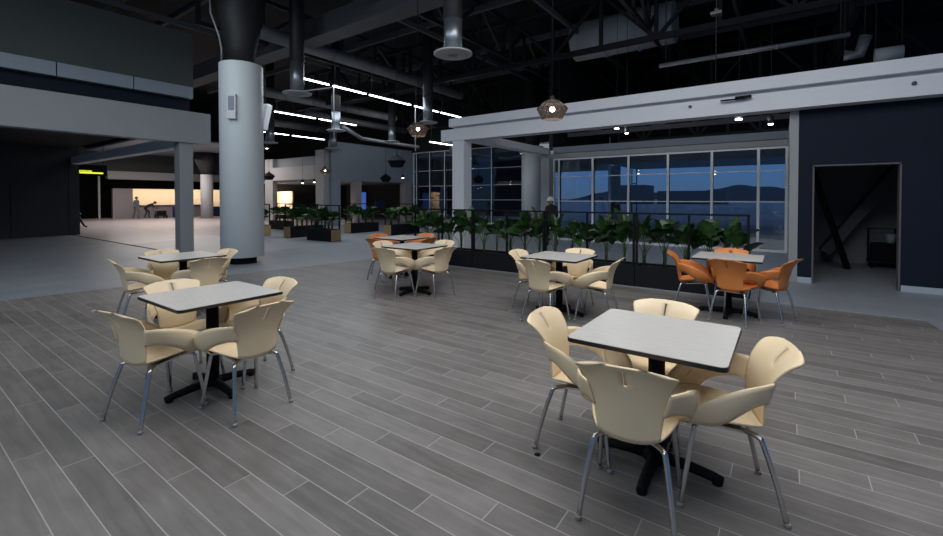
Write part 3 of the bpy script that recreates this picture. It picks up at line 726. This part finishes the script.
# plants -----------------------------------------------------------
def leaf(mb, base, dirv, ln, wd, droop):
    d = Vector(dirv).normalized(); side = d.cross(Vector((0, 0, 1)))
    if side.length < .1: side = Vector((1, 0, 0))
    side.normalize(); up = side.cross(d).normalized()
    tw = random.uniform(-.7, .7); side = side*cos(tw)+up*sin(tw); up = side.cross(d).normalized()
    rows = []
    for i in range(8):
        s = i/7; wv = wd*(sin(pi*min(1, s**.75*.98+.02))**.7)*(1 if s < .98 else .1)
        c = Vector(base)+d*ln*s+Vector((0, 0, -1))*droop*s*s*ln
        rows.append([tuple(c+side*wv*k/2+up*abs(k)*wv*.14+up*.008*sin(i*2.1+k)) for k in (-2, -1, 0, 1, 2)])
    mb.grid(rows)
def plant(label, loc, seed, h=.92, nl=11, spread=.17, leafl=.37, leafw=.14, group=None):
    random.seed(seed)
    t = empty('potted_plant', label, 'plant', loc, 0, group)
    lf = MB(); st_ = MB()
    for i in range(nl):
        a = 2*pi*i/nl*2.4+random.uniform(-.4, .4); f = (i+.5)/nl
        zt = h*(.46+.36*f)+random.uniform(-.05, .05); rr = spread*(1.05-.75*f)*random.uniform(.7, 1.15)
        tip = Vector((rr*cos(a), rr*sin(a), zt)); b0 = Vector((random.uniform(-.03, .03), random.uniform(-.03, .03), -.02))
        mid = Vector((tip.x*.25, tip.y*.25, zt*.55))
        st_.tube([b0, mid, tip], [.008, .006, .004], 5)
        d = Vector((cos(a)*(.95-.6*f), sin(a)*(.95-.6*f), random.choice((.25, .9, 1.3))+.7*f))
        leaf(lf, tip-d.normalized()*.02, d, leafl*random.uniform(.8, 1.2), leafw*random.uniform(.8, 1.2), random.uniform(.15, .6))
    st_.build('stems', M['stem'], t); lf.build('foliage', M['leaf'], t)
    return t
protos = []
ordn = ['first', 'second', 'third', 'fourth', 'fifth', 'sixth', 'seventh', 'eighth', 'ninth', 'tenth', 'eleventh', 'twelfth', 'thirteenth', 'fourteenth', 'fifteenth', 'sixteenth', 'seventeenth', 'eighteenth', 'nineteenth', 'twentieth', 'twenty-first', 'twenty-second', 'twenty-third', 'twenty-fourth']
px = []; x = -.52
N = 20
for i in range(N):
    px.append(-.66-(7.05-.66)*i/(N-1))
for i, x in enumerate(px):
    near = ['by the end post', 'behind the orange chairs', 'behind the orange table', 'beside orange chairs'][min(i, 3)] if i < 4 else ('behind cream chairs' if 5 <= i <= 12 else ('near its left end' if i > 14 else 'along the rail'))
    lab = 'broad-leaved plant in the long divider, %s from its right end, %s' % (ordn[i], near)
    yv = 8.0+random.uniform(-.03, .03); sd = 100+i
    if i < 5:
        o = plant(lab, (x, yv, .33), sd, h=random.Random(sd).uniform(.74, .86), nl=11, group='green plants in the long divider'); protos.append(o)
    else:
        rr = random.Random(sd); s = rr.uniform(.9, 1.12)
        o = dup(protos[i % 5], lab, (x, yv, .33), rr.uniform(0, 6.28), scale=(s*rr.uniform(.85, 1.1), s*rr.uniform(.65, .8), s))
# background planters
def bplanter(cx, cy, ln, ax, wood, label, nplants, key):
    rz = 0 if ax == 'x' else pi/2
    t = empty('planter_box', label, 'planter', (cx, cy, 0), rz)
    h = ln/2
    MB().box(-h, h, -.2, .2, 0, .42).build('planter_trough', M['planter'], t)
    wx = h+.001 if wood > 0 else -h-.001
    MB().box(min(wx, wx+.02*wood), max(wx, wx+.02*wood), -.2, .2, .02, .42).build('plywood_end', M['wood'], t)
    MB().box(-h+.02, h-.02, -.18, .18, .42, .43).build('soil', M['soil'], t)
    for x in (-h+.03, h-.03): MB().box(x-.018, x+.018, .15, .19, .42, ZR).build('post', M['black'], t)
    MB().box(-h, h, .15, .19, ZR, ZR+.035).build('top_rail', M['black'], t)
    for i in range(nplants):
        u = -h+.2+(ln-.4)*i/(nplants-1)
        pos = (cx+u*cos(rz), cy+u*sin(rz), .43)
        rr = random.Random(hash(key) % 1000 + i*7 if False else len(key)*31+i*7); s = rr.uniform(.8, .95)
        dup(protos[(i+len(key)) % 5], 'bushy green plant in the %s, %s' % (key, ['first from its left', 'second from its left', 'third from its left', 'fourth from its left', 'fifth from its left', 'sixth from its left'][i]), pos, rr.uniform(0, 6.28), group='plants in the '+key, scale=(s*1.3, s*1.3, s*.95))
bplanter(-13.5, 9.70, 1.42, 'x', 1, 'black planter with a plywood end, nearest of the distant ones', 6, 'nearest distant planter')
bplanter(-15.55, 10.3, 1.5, 'y', -1, 'black planter behind and left of the nearest distant planter', 6, 'planter just behind the nearest distant one')
bplanter(-17.9, 9.6, 1.5, 'x', 1, 'black planter mostly hidden behind the big white column', 4, 'planter hidden by the white column')
bplanter(-20.0, 12.0, 1.45, 'x', -1, 'farthest black planter right of the big white column', 4, 'farthest planter by the white column')
bplanter(-15.4, 13.1, 1.6, 'y', -1, 'black planter with plywood end below the shop pillar', 4, 'planter below the blue display')
bplanter(-13.2, 13.4, 1.7, 'y', -1, 'black planter just behind the orange and cream chairs', 4, 'planter left of the long divider')

# ------------------------------------------------------------------ chair
def lerp_curve(pts, n):
    P = [Vector(p) for p in pts]; out = []
    m = len(P)-1
    for i in range(n):
        s = i/(n-1)*m; k = min(int(s), m-1); f = s-k
        p0 = P[max(k-1, 0)]; p1 = P[k]; p2 = P[k+1]; p3 = P[min(k+2, m)]
        out.append(.5*((2*p1)+(-p0+p2)*f+(2*p0-5*p1+4*p2-p3)*f*f+(-p0+3*p1-3*p2+p3)*f**3))
    return out
def make_chair(label, cmat):
    t = empty('armchair', label, 'chair')
    us = [-1, -.94, -.8, -.6, -.4, -.2, -.03, .03, .2, .4, .6, .8, .94, 1]
    def rows(stn):
        out = []
        for (y, z, hw, curl, lift, drop) in stn:
            out.append([(hw*u, y+curl*abs(u)**2.2, z+lift*abs(u)**2.5-drop*abs(u)**4) for u in us])
        return out
    # (y, z, halfwidth, forward curl of edges, lift of edges, corner drop)
    def smooth(stn, n):
        a = lerp_curve([s[:3] for s in stn], n); b = lerp_curve([s[3:] for s in stn], n)
        return [tuple(p)+tuple(q) for p, q in zip(a, b)]
    seat = smooth([(.225, .405, .18, 0, 0, 0), (.230, .422, .19, 0, .004, 0), (.20, .436, .205, 0, .010, 0), (.10, .430, .212, 0, .024, 0), (.0, .412, .204, 0, .038, 0), (-.09, .392, .178, .0, .048, 0), (-.15, .384, .154, .006, .046, 0), (-.186, .398, .140, .014, .030, 0)], 15)
    MB().grid(rows(seat)).build('seat', cmat, t, solid=.010)
    back = smooth([(-.186, .398, .140, .014, .030, 0), (-.200, .48, .146, .028, .006, 0), (-.214, .565, .158, .040, 0, 0), (-.232, .63, .174, .044, 0, 0), (-.256, .685, .192, .044, 0, .002), (-.286, .735, .210, .040, 0, .006), (-.312, .766, .219, .034, 0, .012), (-.328, .783, .214, .028, 0, .020), (-.336, .791, .190, .022, 0, .024), (-.339, .794, .150, .018, 0, .022)], 24)
    MB().grid(rows(back), skip=lambda i, j: j == 6 and 10 <= i <= 15).build('backrest', cmat, t, solid=.010)
    up = [(.182, -.206, .655), (.225, -.155, .655), (.264, -.05, .638), (.286, .05, .604), (.284, .135, .554), (.260, .198, .495), (.226, .224, .450), (.194, .220, .424)]
    lo = [(.150, -.186, .540), (.188, -.13, .540), (.232, -.06, .516), (.250, -.005, .482), (.242, .03, .456), (.226, .05, .440), (.212, .06, .430), (.198, .06, .420)]
    for sgn in (-1, 1):
        a = lerp_curve(up, 22); b = lerp_curve(lo, 22); rws = []
        for i, (p, q) in enumerate(zip(a, b)):
            r_ = []
            for k in range(6):
                f = k/5; c = p.lerp(q, f); c = c+Vector((1, 0, 0))*.016*sin(pi*f)*sin(pi*min(1, i/21*1.1))
                r_.append((c.x*sgn, c.y, c.z))
            rws.append(r_)
        MB().grid(rws).build('armrest', cmat, t, solid=.010)
    for sx in (-1, 1):
        f = lerp_curve([(sx*.10, .10, .398), (sx*.145, .12, .400), (sx*.166, .135, .390), (sx*.173, .142, .36), (sx*.190, .172, .19), (sx*.206, .20, .012)], 18)
        o = MB().tube(f, .0125, 10).build('leg', M['chrome'], t)
        MB().lathe([(.015, 0), (.016, .012), (.013, .022)], c=(sx*.207, .202, 0), n=12).build('foot_cap', M['rubber'], o)
        f = lerp_curve([(sx*.08, -.08, .370), (sx*.125, -.125, .376), (sx*.152, -.152, .370), (sx*.163, -.165, .345), (sx*.188, -.21, .19), (sx*.210, -.25, .012)], 18)
        o = MB().tube(f, .0125, 10).build('leg', M['chrome'], t)
        MB().lathe([(.015, 0), (.016, .012), (.013, .022)], c=(sx*.211, -.252, 0), n=12).build('foot_cap', M['rubber'], o)
    MB().bar((0, -.10, .368), (0, .12, .394), .22, .012).build('seat_bracket', M['chrome'], t)
    return t
def make_table(label):
    t = empty('cafe_table', label, 'table')
    h = .39
    def rr(h_, r, n=6):
        pts = []
        for cx, cy, a0 in ((h_-r, h_-r, 0), (-h_+r, h_-r, pi/2), (-h_+r, -h_+r, pi), (h_-r, -h_+r, 1.5*pi)):
            for k in range(n+1): pts.append((cx+r*cos(a0+k*pi/2/n), cy+r*sin(a0+k*pi/2/n)))
        return pts
    MB().poly(rr(h-.003, .035), .742, .762).build('tabletop', M['laminate'], t)
    MB().poly(rr(h, .038), .738, .7595).build('edge_band', M['blackedge'], t)
    MB().lathe([(.045, .06), (.045, .71)], n=28).build('pole', M['black'], t)
    MB().box(-.15, .15, -.15, .15, .715, .737, bev=.004).lathe([(.05, .68), (.09, .715)], n=20).build('mounting_plate', M['black'], t)
    MB().lathe([(.075, .035), (.07, .07), (.05, .085)], n=20).build('hub', M['black'], t)
    for a in range(4):
        b = MB(); an = a*pi/2+pi/4*0
        d = Vector((cos(an), sin(an), 0)); L_ = .34
        t1 = bmesh.new()
        b.tube([d*.03+Vector((0, 0, .052)), d*.15+Vector((0, 0, .050)), d*(L_-.04)+Vector((0, 0, .032)), d*L_+Vector((0, 0, .028))], [.034, .030, .026, .018], 10)
        t1.free()
        o = b.build('foot', M['black'], t)
        MB().lathe([(.026, 0), (.028, .02), (.02, .03)], c=(d.x*(L_-.03), d.y*(L_-.03), 0), n=14).build('glide', M['black'], o)
    return t
T = {  # centre, descriptions
 'T1': (-.59, 2.65, 'the near right table', 'cream'), 'T2': (-3.74, 1.64, 'the left foreground table', 'cream'),
 'T3': (-6.52, 2.50, 'the left rear table near the white column', 'cream'), 'T4': (-4.86, 5.21, 'the cream-chair table at rear centre left', 'cream'),
 'T5': (-6.08, 6.16, 'the rearmost table with orange chairs', 'orange'), 'T6': (-2.43, 5.40, 'the cream-chair table before the divider', 'cream'),
 'T7': (-.60, 6.66, 'the orange-chair table near the navy wall', 'orange')}
TL = {'T1': 'square pale-topped pedestal table nearest the camera at right', 'T2': 'square pale-topped pedestal table in the left foreground',
 'T3': 'square pale-topped pedestal table at left rear before the big column', 'T4': 'pale-topped pedestal table at rear centre left with cream chairs',
 'T5': 'rearmost pale-topped pedestal table with orange chairs, left of the divider', 'T6': 'pale-topped pedestal table with cream chairs before the middle of the divider',
 'T7': 'pale-topped pedestal table with orange chairs near the navy wall'}
tb0 = make_table(TL['T1']); tb0['group'] = 'cafe tables'
ch0 = make_chair('x', M['cream']); first = True
sides = {'S': (0, -.43, 0, 'back to the camera'), 'N': (0, .42, pi, 'facing the camera'),
         'E': (.43, 0, pi/2, 'on its right side'), 'W': (-.42, 0, -pi/2, 'on its far left side')}
adj = {('T1', 'S'): (-.02, .03, 7.5), ('T1', 'E'): (-.12, -.04, 18), ('T1', 'W'): (.02, -.04, 2.7), ('T1', 'N'): (-.11, -.03, -3),
       ('T2', 'S'): (.10, .03, 11.8), ('T2', 'E'): (.07, 0, 2.4), ('T2', 'N'): (0, -.10, 3), ('T2', 'W'): (.02, -.03, 0), ('T3', 'N'): (.02, -.12, 6), ('T6', 'E'): (.06, .0, 5), ('T6', 'W'): (.05, .03, -3),
       ('T7', 'S'): (.11, .11, -16), ('T7', 'E'): (0, .02, -20)}
Rn = random.Random(5)
for k, (x, y, d, c) in T.items():
    if k == 'T1': tb0.location = (x, y, 0)
    else: dup(tb0, TL[k], (x, y, 0), 0)
    for s, (dx, dy, rz, sd) in sides.items():
        ax, ay, ar = adj.get((k, s), (Rn.uniform(-.03, .03), Rn.uniform(-.03, .03), Rn.uniform(-8, 8)))
        lab = '%s armchair at %s, %s' % (c, d, sd)
        loc = (x+dx+ax, y+dy+ay, 0); r_ = rz+radians(ar); g = '%s armchairs around the cafe tables' % c
        if first:
            ch0.location = loc; ch0.rotation_euler = (0, 0, r_); ch0['label'] = lab; ch0['group'] = g; first = False
        else: dup(ch0, lab, loc, r_, g, mats={M['cream']: M['orange']} if c == 'orange' else None)
o = MB().lathe([(.001, .001), (.018, .001), (.018, .004), (.001, .004)], c=(-1.185, 2.33, 0), n=16).build('floor_cap', M['black'])
tag(o, 'tiny black cap lying on the plank floor left of the near right table', 'cap')

# ------------------------------------------------------------------ outdoors
struct('ground', MB().poly([(-300, 15.2), (400, 15.2), (400, 600), (-300, 600)], -.3, -.08), M['asphalt'])
b = MB(); b.poly([(-1.6, 18.6), (-.9, 17.2), (.2, 16.4), (8, 16.2), (9, 21.5), (0, 21.5), (-1.3, 20.2)], -.08, .22)
tag(b.build('concrete_apron', M['road']), 'pale raised concrete apron outside the right window', 'apron')
def ridge(x0, x1, y, hmax, seed, label):
    rr = random.Random(seed); rows = [[], [], []]; n = 50; h = 0
    ph = [rr.uniform(0, 6) for _ in range(4)]
    for i in range(n+1):
        u = i/n; h = hmax*(sin(pi*u)**.6)*(.72+.16*sin(u*9+ph[0])+.08*sin(u*23+ph[1])+.04*sin(u*61+ph[2]))
        x = x0+(x1-x0)*u
        rows[0].append((x, y-40, -1)); rows[1].append((x, y, h)); rows[2].append((x, y+60, -1))
    tag(MB().grid(rows).build('hill', M['hill']), label, 'hill')
ridge(-60, 120, 330, 17, 3, 'low dark wooded hill beyond the right windows')
ridge(-380, 60, 540, 11, 5, 'long low distant ridge beyond the left windows')
o = MB().box(-42, -17.5, 33, 45, -.3, 9).build('sky_blocking_building', M['far']); tag(o, 'added dark building block cutting the sky outside the left glass wall', 'building')  # block added outside so less sky shows through the left glass
struct('ceiling_left_sky_blocker', MB().box(-20.4, -7.1, 21.9, 27, 4.2, 4.5), M['grey'])  # overhang added outside to darken the view through the left glass
o = MB().box(-60, -30, 120, 130, -.3, 5).box(-28, -12, 125, 133, -.3, 3.4).build('distant_shed', M['far']); tag(o, 'low dark distant shed on the dusk horizon', 'building')
cr_ = empty('lattice_mast', 'dark lattice floodlight mast outside the middle windows', 'mast', (-13, 48, 0))
MB().box(-.3, -.2, -.3, -.2, -.3, 9).box(.2, .3, -.3, -.2, -.3, 9).box(-.3, .3, -.3, -.2, 3, 3.1).box(-.3, .3, -.3, -.2, 6, 6.1).build('mast', M['far'], cr_)
MB().box(-2, 2, -.3, -.1, 6.5, 6.7).box(-2, -1.8, -.3, -.1, 5.5, 6.6).box(1.8, 2, -.3, -.1, 5.5, 6.6).build('crossarm', M['far'], cr_)
